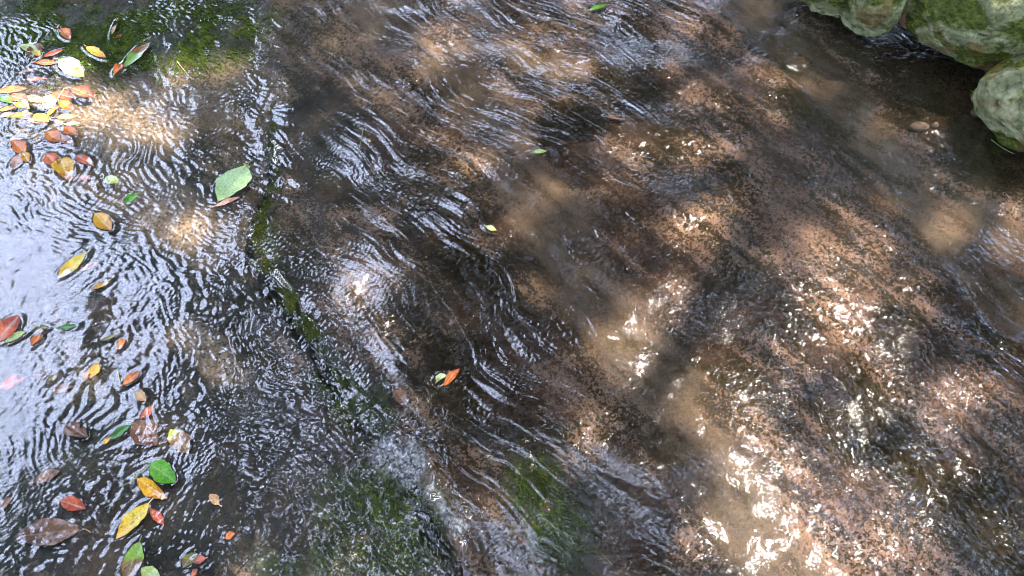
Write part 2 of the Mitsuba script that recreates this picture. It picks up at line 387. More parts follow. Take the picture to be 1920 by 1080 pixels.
# where sun reaches the bed through gaps of the canopy: (point, radius of the gap)
GAPS = [((1060, 130), .09), ((1000, 105), .06), ((965, 80), .05), ((240, 215), .16), ((180, 190), .11), ((340, 120), .09), ((410, 115), .08), ((300, 250), .07), ((350, 420), .08), ((90, 190), .12), ((60, 160), .16), ((130, 120), .12), ((40, 210), .12), ((400, 110), .05), ((1340, 390), .11), ((1300, 430), .09), ((1230, 590), .11), ((1180, 650), .10),
        ((1150, 850), .11), ((1110, 830), .07), ((1200, 900), .05), ((1560, 480), .11), ((1630, 450), .09), ((1540, 600), .11), ((1880, 450), .10), ((1760, 750), .08), ((1850, 720), .06), ((1480, 960), .19), ((1420, 880), .13), ((1540, 1050), .18), ((1380, 790), .09),
        ((1340, 1000), .07), ((680, 560), .06), ((880, 300), .05), ((700, 180), .05), ((1300, 730), .08), ((1400, 700), .07), ((1480, 280), .06), ((1520, 330), .05), ((1290, 300), .05), ((1230, 250), .05), ((1400, 130), .05), ((1900, 640), .06), ((1700, 900), .07), ((1250, 700), .06), ((1620, 880), .06), ((1700, 950), .06), ((1800, 880), .05), ((1850, 1000), .07), ((1640, 770), .05), ((1340, 680), .06), ((1560, 780), .05), ((1150, 200), .05), ((1180, 250), .04), ((1480, 150), .06)]
GAPS += [((830, 85), .09)] + [((random.uniform(1150, 1900), random.uniform(330, 1050)), random.uniform(.025, .05)) for _ in range(45)]
GAPS = [(at(*p), r * 0.95) for p, r in GAPS]


def gaps(c):
    ok = np.ones(len(c), bool)
    for p, r in GAPS:
        q = c - p
        d = np.linalg.norm(q - (q @ SUN)[:, None] * SUN, axis=1)
        ok &= d > r * (0.2 + 1.3 * meshkit.noise(c * 2.5 + p * 7))
    return ok


tree('overhanging_tree', (5.6, 6.8, 0.6), 0.20, (3.3, 4.1, 7.2), (3.3, 2.9, 1.3), 560, 60, 0.11, 'broad leafy tree leaning over the right of the stream', 101, gaps, 0.42)
tree('overhanging_tree_001', (1.5, 10.5, 0.8), 0.18, (1.2, 7.8, 7.4), (2.9, 2.6, 1.6), 800, 70, 0.12, 'leafy tree leaning over the head of the stream', 102, gaps)
tree('overhanging_tree_002', (-3.2, 13.5, 0.8), 0.20, (-3.4, 9.6, 7.8), (3.6, 2.5, 1.6), 700, 60, 0.13, 'leafy tree leaning over the far left of the stream', 103, gaps)
tree('overhanging_tree_003', (0.2, 10.8, 0.8), 0.14, (0.2, 5.3, 8.0), (1.7, 2.4, 1.0), 420, 60, 0.12, 'slender tree leaning low over the middle of the stream', 104, gaps)
tree('overhanging_tree_004', (4.5, -3.5, 0.8), 0.2, (1.0, 0.2, 8.2), (3.4, 2.6, 1.2), 620, 60, 0.13, 'leafy tree leaning over the near side of the stream', 105, gaps)
tree('overhanging_tree_005', (-4.6, -3.0, 0.8), 0.2, (-4.1, 1.3, 8.0), (1.8, 1.4, 1.0), 230, 60, 0.13, 'thin leafy tree leaning over the left of the stream', 106, gaps)
tree('overhanging_tree_006', (9.5, 8.5, 0.8), 0.2, (7.6, 6.0, 8.0), (2.6, 3.2, 1.6), 760, 60, 0.14, 'leafy tree leaning over the far right of the stream', 107, gaps)
tree('overhanging_tree_007', (-13, 0, 0.8), 0.2, (-10.8, 0.3, 6.6), (2.3, 2.6, 1.8), 420, 60, 0.14, 'leafy tree leaning in from the left bank', 108, None)
tree('overhanging_tree_008', (-9.5, -2.5, 0.8), 0.2, (-6.4, 0.4, 8.0), (2.4, 2.4, 1.2), 420, 60, 0.13, 'leafy tree leaning in from the left behind the viewer', 109, None)
tree('overhanging_tree_009', (-5.5, 11.0, 0.8), 0.15, (-4.3, 5.8, 8.0), (1.35, 1.9, 0.9), 360, 60, 0.12, 'slender tree leaning over the pool', 111, gaps, 0.25)
tree('overhanging_tree_010', (-3.6, -2.4, 0.8), 0.14, (-4.7, 3.3, 8.2), (1.3, 1.0, 0.8), 230, 60, 0.12, 'slender tree leaning over the near end of the pool', 112, gaps, 0.25)
tree('overhanging_tree_011', (-1.6, -3.6, 0.8), 0.14, (-2.4, 3.3, 8.6), (1.1, 1.6, 0.8), 230, 60, 0.12, 'thin tree reaching over the middle of the pool', 113, gaps, 0.3)
BACK = [((0.5, 13, 1), (0.5, 13, 4.2), (3.2, 2.2, 3.2)), ((6.5, 11.5, 1), (6.2, 11.6, 7), (3.6, 2.6, 5.0)), ((-5.5, 12, 1), (-5.5, 12, 6.0), (3.4, 2.4, 4.4)), ((-11, 7.5, 1), (-11.5, 9.0, 4.0), (2.6, 3.0, 3.2)),
        ((-14, 4.5, 1), (-14, 4.5, 3.6), (2.4, 3.0, 3.0)), ((11, 4, 1), (10.5, 4, 6.5), (3, 3.8, 5.5)), ((8, -4, 1), (8, -4, 5), (3, 3, 4)), ((-8, -4, 1), (-8, -4, 4.6), (3, 3, 3.6)), ((0, -9, 1), (0, -9, 5), (3.5, 3, 4))]  # the last three, behind the viewer, are added to dim the ambient light
WHERE = ['straight ahead beyond the head of the stream', 'ahead on the right bank behind the boulders', 'ahead on the left bank beyond the leaf drift', 'far left ahead beyond the pool', 'on the left bank beside the pool',
         'on the right bank beside the stream', 'unseen on the right bank behind the viewer', 'unseen on the left bank behind the viewer', 'unseen straight behind the viewer']
for i, (foot, crown, radii) in enumerate(BACK):
    tree('tree' + (f'_{i:03d}' if i else ''), foot, 0.24, crown, radii, 420, 40, 0.26, 'dark leafy tree standing ' + WHERE[i], 200 + i, None, 0.45)

# ------------------------------------------------------------------ boulders on the right bank
def boulder_colour(p, n, uv):
    q = p * 1.0
    a = fbm(q.x * 9, q.y * 9, q.z * 9, octaves=4)
    b = fbm(q.x * 22 + 5, q.y * 22, q.z * 22, octaves=4)
    g = fbm(q.x * 120, q.y * 120, q.z * 120, octaves=3)
    stone = mix((0.19, 0.20, 0.09), (0.40, 0.41, 0.21), smoothstep(0.35, 0.65, b)) * (0.55 + 0.9 * g)
    moss = mix((0.04, 0.055, 0.006), (0.12, 0.14, 0.015), smoothstep(0.3, 0.7, g))
    ochre = mi.Color3f(0.17, 0.10, 0.03) * (0.5 + g)
    c = mix(stone, moss, smoothstep(0.46, 0.56, a * 0.75 + 0.35 * b - 0.05 * g))
    c = mix(c, ochre, smoothstep(0.60, 0.72, fbm(q.x * 14 + 9, q.y * 14, q.z * 14 + 3, octaves=3)) * 0.7)
    crease = dr.exp(-dr.square((fbm(q.x * 11, q.y * 11, q.z * 11 + 4, octaves=4) - 0.5) / 0.010))
    c = mix(c, mi.Color3f(0.03, 0.03, 0.012), crease * 0.4)
    return 0.64 * mix(c, mi.Color3f(0.02, 0.025, 0.01), smoothstep(0.55, 0.8, fbm(q.x * 60, q.y * 60, q.z * 60, octaves=3)) * 0.7)


scene['boulder_stone'] = {'type': 'bumpmap', 'scale': 0.008, 'tex': mikit.proc(lambda p, n, uv: fbm(p.x * 60, p.y * 60, p.z * 60, octaves=4) - 0.3 * dr.exp(-dr.square((fbm(p.x * 11, p.y * 11, p.z * 11 + 4, octaves=4) - 0.5) / 0.014)), 1e-3),
                          'bsdf': {'type': 'principled', 'base_color': mikit.proc(boulder_colour), 'roughness': 0.8, 'specular': 0.25}}
scene['moss_green'] = {'type': 'twosided', 'b': {'type': 'diffuse', 'reflectance': mikit.proc(lambda p, n, uv: mix((0.05, 0.075, 0.01), (0.13, 0.17, 0.025), noise(p.x * 160, p.y * 160, p.z * 160)))}}

scene['moss_dull'] = {'type': 'twosided', 'b': {'type': 'diffuse', 'reflectance': mikit.proc(lambda p, n, uv: mix((0.015, 0.02, 0.004), (0.10, 0.115, 0.02), dr.square(fbm(p.x * 70, p.y * 70, p.z * 70))))}}


def rock_mesh(centre, radii, turn, seed, bumps=0.13, detail=5, flat=0.0):
    m = trimesh.creation.icosphere(subdivisions=detail)
    v = np.array(m.vertices)
    # a few worn facets, then lumps
    r = np.random.default_rng(seed)
    for _ in range(9):
        d = r.standard_normal(3); d /= np.linalg.norm(d)
        h = r.uniform(0.72, 0.95)
        over = np.maximum(v @ d - h, 0)
        v = v - over[:, None] * d * 0.75
    k = meshkit.fbm(v * 1.3 + seed, 3, seed) - 0.5
    k2 = meshkit.fbm(v * 5 + seed, 4, seed + 1) - 0.5
    k3 = meshkit.fbm(v * 16 + seed, 3, seed + 2) - 0.5
    v = v * (1 + bumps * 2.0 * k + 0.13 * k2 + 0.05 * k3)[:, None]
    v = v * np.array(radii)
    c, s_ = math.cos(math.radians(turn)), math.sin(math.radians(turn))
    v = v @ np.array([[c, s_, 0], [-s_, c, 0], [0, 0, 1]])
    return trimesh.Trimesh(v + np.array(centre), m.faces, process=False)


def tufts(mesh, n, size, seed, cut):
    """Short moss blades on the upper parts of a rock where its moss grows."""
    p, f = trimesh.sample.sample_surface(mesh, n * 4, seed=seed)
    nr = mesh.face_normals[f]
    m = (meshkit.fbm(p * 8 + seed, 3, 5) > cut) & (nr[:, 2] > -0.1)
    p, nr = p[m][:n], nr[m][:n]
    r = np.random.default_rng(seed)
    u = r.standard_normal(p.shape); u -= (u * nr).sum(1, keepdims=True) * nr; u /= np.linalg.norm(u, axis=1, keepdims=True)
    h = size * r.uniform(0.5, 1.2, (len(p), 1))
    v = np.stack([p - u * h * 0.25, p + u * h * 0.25, p + nr * h + 0.7 * h * r.standard_normal(p.shape) * 0.6], 1).reshape(-1, 3)
    return trimesh.Trimesh(v, np.arange(len(p) * 3).reshape(-1, 3), process=False)


def boulder(key, lobes, label, moss_n, moss_cut, seed):
    mesh = trimesh.util.concatenate([rock_mesh(*l) for l in lobes])
    scene[key + '__stone'] = mikit.ply(mesh, 'boulder_stone', smooth=True)
    scene[key + '__moss'] = mikit.ply(tufts(mesh, moss_n, 0.006, seed, moss_cut), 'moss_green')
    labels[key + '__moss'] = {'kind': 'stuff'}
    labels[key] = {'label': label, 'category': 'boulder'}


boulder('boulder', [(at(1868, -8, 0.17), (0.235, 0.22, 0.165), -12, 3)], 'largest mossy boulder with a rounded underside, in the top right corner', 5000, 0.52, 31)
boulder('boulder_001', [(at(1632, -16, 0.14), (0.088, 0.13, 0.125), 10, 8), (at(1562, -44, 0.12), (0.10, 0.13, 0.11), -25, 5)], 'lumpy two lobed mossy boulder cut by the top edge, left of the largest boulder', 3500, 0.5, 32)
boulder('boulder_002', [(at(1960, 192, 0.10), (0.165, 0.17, 0.115), 35, 12)], 'pale boulder with a dark green moss patch at the right edge below the largest boulder', 2500, 0.54, 33)
scene['red_stone'] = {'type': 'principled', 'base_color': mikit.proc(lambda p, n, uv: mi.Color3f(0.24, 0.12, 0.08) * (0.4 + 1.1 * fbm(p.x * 60, p.y * 60, p.z * 60))), 'roughness': 0.7}
scene['tan_stone'] = {'type': 'principled', 'base_color': mikit.proc(lambda p, n, uv: mi.Color3f(0.10, 0.07, 0.045) * (0.4 + 1.1 * fbm(p.x * 90, p.y * 90, p.z * 90))), 'roughness': 0.9, 'specular': 0.1}
scene['stone'] = mikit.ply(rock_mesh(at(1708, 12, 0.12), (0.03, 0.05, 0.06), 10, 4, detail=3), 'red_stone', smooth=True)
labels['stone'] = {'label': 'small reddish stone wedged between the two mossy boulders at the top', 'category': 'stone'}


def on_bed(px, py, up=0.0):
    p = at(px, py)
    return np.array([p[0], p[1], look_up(bed, p[0], p[1])[0] + up])


for i, (px, py, r, lab) in enumerate([(1724, 238, (0.026, 0.017, 0.010), 'flat tan pebble on the dark bed left of the right edge boulder'), (1752, 237, (0.010, 0.009, 0.008), 'tiny pebble just right of the flat tan pebble'),
                                      (1829, 214, (0.014, 0.013, 0.013), 'small grey pebble at the foot of the right edge boulder')]):
    key = 'pebble' + (f'_{i:03d}' if i else '')
    scene[key] = mikit.ply(rock_mesh(on_bed(px, py, 0.004), r, 20 * i, 20 + i, detail=3), 'tan_stone', smooth=True)
    labels[key] = {'label': lab, 'category': 'pebble', 'group': 'pebbles below the boulders'}

# ------------------------------------------------------------------ green algae trailing in the current
scene['algae_green'] = {'type': 'twosided', 'b': {'type': 'diffuse', 'reflectance': mikit.proc(lambda p, n, uv: mix((0.022, 0.036, 0.006), (0.12, 0.17, 0.022), dr.square(fbm(p.x * 60, p.y * 60))))}}


def strands(places, n, length, width, angle, seed, above=0.0):
    r = np.random.default_rng(seed)
    out = []
    per = n // sum(max(1, len(p) - 1) for p, _ in places)
    for pts, w in places:
        for a, b in zip(pts[:-1], pts[1:]):
            t = r.uniform(0, 1, (per, 1))
            out.append(a + (b - a) * t + r.standard_normal((per, 2)) * w * 0.5)
    q = np.vstack(out)
    q = q[meshkit.fbm(np.c_[q * (30 if above else 14), np.zeros(len(q))], 3, seed) > 0.46]
    m = len(q)
    ang = angle + 0.25 * r.standard_normal(m) + 1.5 * (meshkit.noise(np.c_[q * 9, np.ones(m)], 4) - 0.5)
    L = length * r.uniform(0.4, 1.3, m)
    rows = []
    for k in range(5):
        c = q + np.stack([np.cos(ang), np.sin(ang)], 1) * (L * k / 4)[:, None]
        ang = ang + 0.2 * r.standard_normal(m)
        z = look_up(water, c[:, 0], c[:, 1]) - 0.001 + above * math.sin(0.3 + k * 0.6) * r.uniform(0.2, 1, m) if above else np.minimum(look_up(bed, c[:, 0], c[:, 1]) + 0.002 + 0.006 * math.sin(k / 4 * math.pi) * r.uniform(0, 1, m), look_up(water, c[:, 0], c[:, 1]) - 0.001)
        nrm = np.stack([-np.sin(ang), np.cos(ang)], 1) * width * (1 - 0.8 * k / 4)
        rows += [np.c_[c - nrm, z], np.c_[c + nrm, z]]
    v = np.stack(rows, 1).reshape(-1, 3)
    i = np.arange(m)[:, None] * 10
    f = np.vstack([np.vstack([i + [2 * k, 2 * k + 1, 2 * k + 3], i + [2 * k, 2 * k + 3, 2 * k + 2]]) for k in range(4)])
    return trimesh.Trimesh(v, f, process=False)


scene['algae'] = mikit.ply(trimesh.util.concatenate([strands(GREEN[:1], 5200, 0.05, 0.0016, math.radians(-25), 51), strands(GREEN[1:3], 700, 0.022, 0.0009, math.radians(-60), 52)]), 'algae_green')
labels['algae'] = {'label': 'green strands of algae combed by the current at the upper left and at the bottom', 'category': 'algae', 'kind': 'stuff'}

scene['moss'] = mikit.ply(strands([(line((508, 350), (490, 410), (480, 468)), 0.018), (line((482, 475), (522, 538), (562, 590), (596, 642)), 0.022), (line((512, 200), (514, 330)), 0.012), (line((600, 650), (650, 725)), 0.012)], 2000, 0.015, 0.0009, math.radians(-55), 54, 0.006), 'moss_dull')
labels['moss'] = {'label': 'yellow green moss along the crest of the broken rock ledge', 'category': 'moss', 'kind': 'stuff'}

# ------------------------------------------------------------------ fallen leaves
def leaf_look(name, c1, c2, c3=None, spots=0.3, vein=(0.6, 0.5, 0.3), veins=0.35, split=0.62, rough=0.24):
    c3 = c3 or c2

    def fn(p, n, uv):
        u, v = uv.x, uv.y
        a = fbm(p.x * 55, p.y * 55, 3.0, octaves=3)
        g = noise(p.x * 420, p.y * 420, 1.0)
        c = mix(c1, c2, smoothstep(0.3, 0.7, a))
        c = mix(c, c3, smoothstep(split - 0.08, split + 0.08, u + 0.35 * (a - 0.5)))
        c = mix(c, mi.Color3f(c1) * 0.22, smoothstep(0.70, 0.80, noise(p.x * 190, p.y * 190, 8.0)) * spots)
        side = smoothstep(0.80, 1.0, dr.cos(6.2832 * (u * 8 - dr.abs(v - 0.5) * 4.5))) * veins * 0.5
        c = mix(c, mi.Color3f(vein), dr.maximum(side, dr.exp(-dr.square((v - 0.5) / 0.035)) * veins * 1.6))
        return c * (0.62 + 0.4 * g)

    scene['leaf_' + name] = {'type': 'principled', 'base_color': mikit.proc(fn), 'roughness': rough, 'specular': 0.4}


leaf_look('orange', (0.56, 0.14, 0.018), (0.66, 0.20, 0.03), (0.42, 0.10, 0.025))
leaf_look('red', (0.46, 0.08, 0.035), (0.54, 0.13, 0.05), (0.30, 0.06, 0.035))
leaf_look('brown', (0.13, 0.06, 0.03), (0.20, 0.10, 0.05), (0.09, 0.045, 0.025), vein=(0.3, 0.2, 0.12))
leaf_look('tan', (0.40, 0.24, 0.10), (0.48, 0.30, 0.15), (0.36, 0.20, 0.09))
leaf_look('pink', (0.42, 0.22, 0.15), (0.50, 0.30, 0.22), (0.34, 0.17, 0.12))
leaf_look('yellow', (0.62, 0.42, 0.03), (0.66, 0.50, 0.08), (0.55, 0.33, 0.03), spots=0.5, vein=(0.7, 0.6, 0.25))
leaf_look('gold', (0.55, 0.27, 0.015), (0.60, 0.34, 0.03), (0.48, 0.20, 0.02), spots=0.4)
leaf_look('cream', (0.62, 0.56, 0.26), (0.70, 0.66, 0.36), (0.55, 0.44, 0.14), spots=0.1, vein=(0.5, 0.5, 0.2))
leaf_look('pale_green', (0.34, 0.42, 0.14), (0.42, 0.50, 0.22), (0.36, 0.40, 0.10), spots=0.2, vein=(0.5, 0.6, 0.3))
leaf_look('green', (0.07, 0.24, 0.012), (0.12, 0.33, 0.03), (0.06, 0.22, 0.01), spots=0.2, vein=(0.25, 0.45, 0.12))
leaf_look('dark_green', (0.025, 0.10, 0.015), (0.05, 0.16, 0.02), (0.03, 0.09, 0.015), spots=0.2, vein=(0.15, 0.3, 0.08))
leaf_look('dull_green', (0.31, 0.44, 0.18), (0.37, 0.50, 0.23), (0.29, 0.41, 0.16), spots=0.25, vein=(0.32, 0.45, 0.2), rough=0.45)
leaf_look('olive', (0.15, 0.15, 0.03), (0.22, 0.20, 0.05), (0.12, 0.09, 0.03), spots=0.4)
leaf_look('green_to_brown', (0.16, 0.32, 0.03), (0.22, 0.34, 0.05), (0.17, 0.09, 0.03), split=0.45, vein=(0.4, 0.35, 0.15))
leaf_look('brown_to_green', (0.28, 0.12, 0.04), (0.32, 0.15, 0.05), (0.16, 0.32, 0.05), split=0.5)
leaf_look('green_tip_brown', (0.16, 0.09, 0.04), (0.20, 0.12, 0.05), (0.28, 0.36, 0.03), split=0.7)
scene['leaf_stalk'] = {'type': 'principled', 'base_color': {'type': 'rgb', 'value': [0.30, 0.20, 0.08]}, 'roughness': 0.4}
scene['straw'] = {'type': 'principled', 'base_color': {'type': 'rgb', 'value': [0.55, 0.43, 0.22]}, 'roughness': 0.5}
scene['green_stem'] = {'type': 'principled', 'base_color': {'type': 'rgb', 'value': [0.13, 0.18, 0.05]}, 'roughness': 0.4}
STALK = {'yellow': 'straw', 'cream': 'straw', 'pale_green': 'straw', 'green': 'green_stem', 'dull_green': 'green_stem', 'dark_green': 'green_stem', 'green_to_brown': 'green_stem'}
count = {}


def numbered(name):
    k = count.get(name, 0)
    count[name] = k + 1
    return name + (f'_{k:03d}' if k else '')


def resting(x, y, sunk):
    """The height at which a leaf lies: on the water's skin or, sunk, under it."""
    w = look_up(soft_water, x, y)
    if sunk:
        return np.maximum(np.minimum(look_up(bed, x, y) + 0.004, look_up(water, x, y) - 0.003), w - 0.02)
    return np.maximum(look_up(water, x, y) + 0.0006, w + 0.0016)


dent = np.zeros_like(water)


def ring(c, d, L, W):
    """The water's skin bent up against the edge of a floating leaf, and a faint ripple round it."""
    i0, i1 = np.searchsorted(gx, [c[0] - L, c[0] + L])
    j0, j1 = np.searchsorted(gy, [c[1] - L, c[1] + L])
    X, Y = GX[j0:j1, i0:i1] - c[0], GY[j0:j1, i0:i1] - c[1]
    q = np.hypot((X * d[0] + Y * d[1]) / (L / 2), (-X * d[1] + Y * d[0]) / (W / 2))
    e = (q - 1) * min(L, W) / 2
    dent[j0:j1, i0:i1] += 0.0011 * np.exp(-(e / 0.005) ** 2) + 0.0003 * np.sin(e / 0.0022) * np.exp(-np.maximum(e, 0) / 0.012) * (e > 0)


def leaf(base, tip, width, look_, label, sunk=False, shape=(0.95, 1.1), curl=0.22, fold=0.0, bend=0.0, parts=None):
    r = np.random.default_rng(sum(map(ord, label)))
    a, b = at(*base)[:2], at(*tip)[:2]
    L = np.linalg.norm(b - a)
    d = (b - a) / L
    side = np.array([-d[1], d[0]])
    nu, nv = 25, 11
    u, v = np.meshgrid(np.linspace(0, 1, nu), np.linspace(-1, 1, nv), indexing='ij')
    half = 0.5 * width * L * np.sin(np.pi * np.clip(u, 0.004, 0.996) ** shape[0]) ** (0.75 * shape[1]) * (1 + 0.05 * np.sin(u * 23 + r.uniform(0, 6)) * (np.abs(v) > 0.9)) * (1 + 0.10 * np.sin(u * 7 + r.uniform(0, 6)) * np.sign(v))
    if r.random() < 0.45 and math.hypot(base[0] - tip[0], base[1] - tip[1]) < 52:                                  # a bite out of one edge
        half = half * (1 - r.uniform(0.2, 0.6) * np.exp(-((u - r.uniform(0.3, 0.9)) / r.uniform(0.03, 0.09)) ** 2) * (v * r.choice([-1, 1]) > 0.25))
    along = u * L
    off = v * half + bend * L * np.sin(np.pi * u)
    if fold:                                              # one half turned up and over
        off = np.where(v * np.sign(fold) > 0, off * (1 - 0.75 * abs(fold)), off)
    x, y = a[0] + d[0] * along + side[0] * off, a[1] + d[1] * along + side[1] * off
    z = resting(x.ravel(), y.ravel(), sunk).reshape(x.shape)
    z = z + curl * half * v ** 2 * r.uniform(0.6, 1.3) + 0.05 * L * curl * np.sin(u * 6 + v * 2 + r.uniform(0, 6)) * 0.5 + 0.0005
    if not sunk:
        dip = r.choice([0, 0, 1, 1.6])                     # some lie with their tip or one side under water
        z = z - 0.006 * dip * np.clip(np.where(r.random() < 0.5, u, 1 - u) * 1.6 - 0.7 + 0.25 * v * r.choice([-1, 1]), 0, 1)
        ring(a + d * L / 2, d, L, width * L)
    if fold:
        z = z + np.where(v * np.sign(fold) > 0, np.abs(v) * half * abs(fold) * 0.7, 0)
    z = z + 0.02 * half * np.cos(u * 8 * 6.28 - np.abs(v) * 14) * (np.abs(v) > 0.05)
    top = np.stack([x, y, z], -1).reshape(-1, 3)
    i = np.arange(nu * nv).reshape(nu, nv)
    q = np.stack([i[:-1, :-1], i[1:, :-1], i[1:, 1:], i[:-1, 1:]], -1).reshape(-1, 4)
    ft = np.vstack([q[:, [0, 1, 2]], q[:, [0, 2, 3]]])
    m = trimesh.Trimesh(top, ft, process=False)
    if m.face_normals[:, 2].mean() < 0:
        ft = ft[:, ::-1]
    N = nu * nv
    rim = np.concatenate([i[:, 0], i[-1, 1:], i[::-1, -1][1:], i[0, ::-1][1:-1]])
    nx_ = np.roll(rim, -1)
    rim_f = np.vstack([np.stack([rim, nx_, nx_ + N], 1), np.stack([rim, nx_ + N, rim + N], 1)])
    blade = trimesh.Trimesh(np.vstack([top, top - [0, 0, 0.0005]]), np.vstack([ft, ft[:, ::-1] + N, rim_f]), process=False)
    uv = np.tile(np.stack([u.ravel(), v.ravel() / 2 + 0.5], 1), (2, 1))
    key = numbered('fallen_leaf')
    labels[key] = {'label': label, 'category': 'leaf', 'group': 'fallen leaves on the stream'}
    size = math.hypot(base[0] - tip[0], base[1] - tip[1])
    parts = size > 52 if parts is None else parts
    c = nv // 2
    mid_pts = np.stack([x[:, c], y[:, c], z[:, c] + 0.0003], -1)
    dirn = mid_pts[0] - mid_pts[2]
    dirn /= np.linalg.norm(dirn)
    t = np.linspace(0, 1, 7)[:, None]
    sl = L * r.uniform(0.12, 0.22)
    sp = mid_pts[0] + dirn * t * sl + np.r_[side, 0] * (t ** 2) * sl * r.uniform(-0.5, 0.5)
    sp[:, 2] = resting(sp[:, 0], sp[:, 1], sunk) + 0.001
    stalk = tube(sp[::-1], np.linspace(0.0012, 0.0010, 7), 6)
    if parts:
        scene[key + '__blade'] = mikit.ply(blade, 'leaf_' + look_, smooth=True, uv=uv)
        scene[key + '__midrib'] = mikit.ply(tube(mid_pts, np.linspace(0.0009, 0.0002, nu), 6), 'leaf_' + look_, smooth=True, uv=np.full((nu * 6 + 2, 2), 0.5))
        scene[key + '__stalk'] = mikit.ply(stalk, STALK.get(look_, 'leaf_stalk'), smooth=True)
    else:
        both = trimesh.Trimesh(np.vstack([blade.vertices, stalk.vertices]), np.vstack([blade.faces, stalk.faces + len(blade.vertices)]), process=False)
        scene[key] = mikit.ply(both, 'leaf_' + look_, smooth=True, uv=np.vstack([uv, np.full((len(stalk.vertices), 2), 0.5)]))
    return key


# upper left drift
leaf((114, 52), (130, 71), 0.5, 'orange', 'curled orange brown leaf by itself near the top left, above the drift', curl=0.4)
leaf((218, 38), (209, 64), 0.2, 'tan', 'thin straw coloured leaf upright near the top, left of the long two coloured leaf', curl=0.3)
leaf((212, 62), (228, 59), 0.5, 'red', 'small reddish leaf at the foot of the thin straw coloured leaf', sunk=True)
leaf((72, 97), (37, 83), 0.42, 'pale_green', 'dull pale green leaf half hidden under a round brown leaf at the upper left')
leaf((57, 84), (75, 108), 0.62, 'brown', 'round brown leaf with a wet shine, topmost in the left drift', curl=0.3)
leaf((64, 92), (75, 105), 0.5, 'yellow', 'small yellow green fleck lying on the round brown leaf')
leaf((62, 82), (82, 86), 0.4, 'pink', 'dusky pink leaf behind the round brown leaf')
leaf((80, 106), (119, 92), 0.36, 'red', 'red brown leaf with a pale wet edge right of the round brown leaf', curl=0.3)
leaf((66, 116), (109, 117), 0.36, 'orange', 'orange brown leaf touching the big cream leaf from the left')
leaf((25, 124), (65, 117), 0.26, 'pink', 'narrow dull pink leaf, sunk, left of the orange brown leaf in the upper drift', sunk=True)
leaf((148, 116), (108, 109), 0.35, 'green', 'green leaf tucked behind the big cream leaf')
leaf((110, 111), (155, 138), 0.5, 'cream', 'big cream yellow leaf lying bright in the sun at the upper left', curl=0.15)
leaf((40, 137), (82, 135), 0.26, 'red', 'narrow dull red leaf by itself below the orange brown leaf at the upper left', sunk=True)
leaf((161, 86), (198, 107), 0.32, 'gold', 'narrow golden orange leaf floating between the drift and the two coloured leaf')
leaf((279, 76), (233, 125), 0.36, 'brown_to_green', 'long leaf half orange brown and half green, slanting at the upper left', curl=0.2)
leaf((214, 137), (233, 117), 0.55, 'orange', 'crumpled orange leaf at the lower tip of the long two coloured leaf', curl=0.5)
leaf((-8, 170), (50, 165), 0.36, 'orange', 'large orange red leaf running out at the left edge, top of the dense drift')
leaf((18, 178), (54, 188), 0.5, 'red', 'red leaf under the large orange red leaf at the left edge')
leaf((43, 177), (86, 191), 0.34, 'tan', 'long tan leaf right of the bright green fleck in the dense drift')
leaf((97, 173), (138, 182), 0.48, 'red', 'wet red leaf behind the pale stick in the dense drift')
leaf((134, 164), (175, 180), 0.48, 'red', 'dark edged red leaf with a yellow heart, right end of the dense drift', curl=0.3)
leaf((150, 168), (163, 178), 0.5, 'olive', 'small yellow green fleck on the dark edged red leaf')
leaf((83, 199), (101, 176), 0.78, 'cream', 'roundish whitish green leaf, brightest of the drift', curl=0.2)
leaf((-3, 178), (24, 192), 0.42, 'green', 'bright green leaf at the left edge in the dense drift')
leaf((24, 192), (52, 201), 0.36, 'gold', 'small yellow orange leaf below the bright green one at the left edge')
leaf((34, 189), (51, 199), 0.6, 'cream', 'pale yellow scrap on the small yellow orange leaf')
leaf((-3, 206), (28, 200), 0.45, 'orange', 'orange leaf at the left edge below the bright green one')
leaf((-3, 219), (26, 211), 0.48, 'pink', 'pinkish leaf at the left edge, lowest of the dense drift there')
leaf((17, 218), (57, 211), 0.36, 'orange', 'pale orange leaf left of the vivid yellow leaf')
leaf((40, 212), (52, 206), 0.6, 'cream', 'tiny cream scrap above the pale orange leaf')
leaf((60, 213), (91, 227), 0.52, 'yellow', 'vivid yellow leaf at the bottom of the dense drift')
leaf((50, 222), (84, 230), 0.36, 'pink', 'tan pink leaf under the vivid yellow leaf')
leaf((90, 216), (101, 200), 0.5, 'yellow', 'yellow scrap at the lower end of the pale stick')
leaf((98, 206), (113, 196), 0.6, 'red', 'small dark red leaf just right of the pale stick')
leaf((110, 188), (134, 203), 0.5, 'orange', 'salmon orange leaf at the right of the pale stick')
leaf((104, 219), (145, 217), 0.4, 'tan', 'yellowish tan leaf with clean edges, right of the vivid yellow leaf')
leaf((119, 232), (149, 230), 0.36, 'cream', 'small cream leaf under the yellowish tan leaf')
leaf((120, 237), (143, 252), 0.5, 'orange', 'bright orange leaf under the small cream leaf')
leaf((87, 246), (112, 265), 0.62, 'orange', 'squat orange leaf left of the pale pink leaf')
leaf((105, 254), (135, 267), 0.4, 'pink', 'pale pink leaf with a wet shine, right of the squat orange leaf')
leaf((47, 287), (23, 262), 0.5, 'orange', 'orange leaf on the far left, upper of a touching pair', curl=0.2)
leaf((42, 287), (21, 314), 0.55, 'pink', 'brownish pink leaf on the far left, lower of a touching pair', curl=0.2)
leaf((42, 284), (53, 303), 0.5, 'gold', 'dark golden leaf edge beside the touching pair on the far left')
leaf((87, 289), (107, 311), 0.62, 'red', 'wrinkled red leaf just above the golden drop shaped leaf', curl=0.4)
leaf((113, 297), (128, 336), 0.62, 'gold', 'golden drop shaped leaf with its stalk up, lower part of the left drift', shape=(0.62, 1.3))
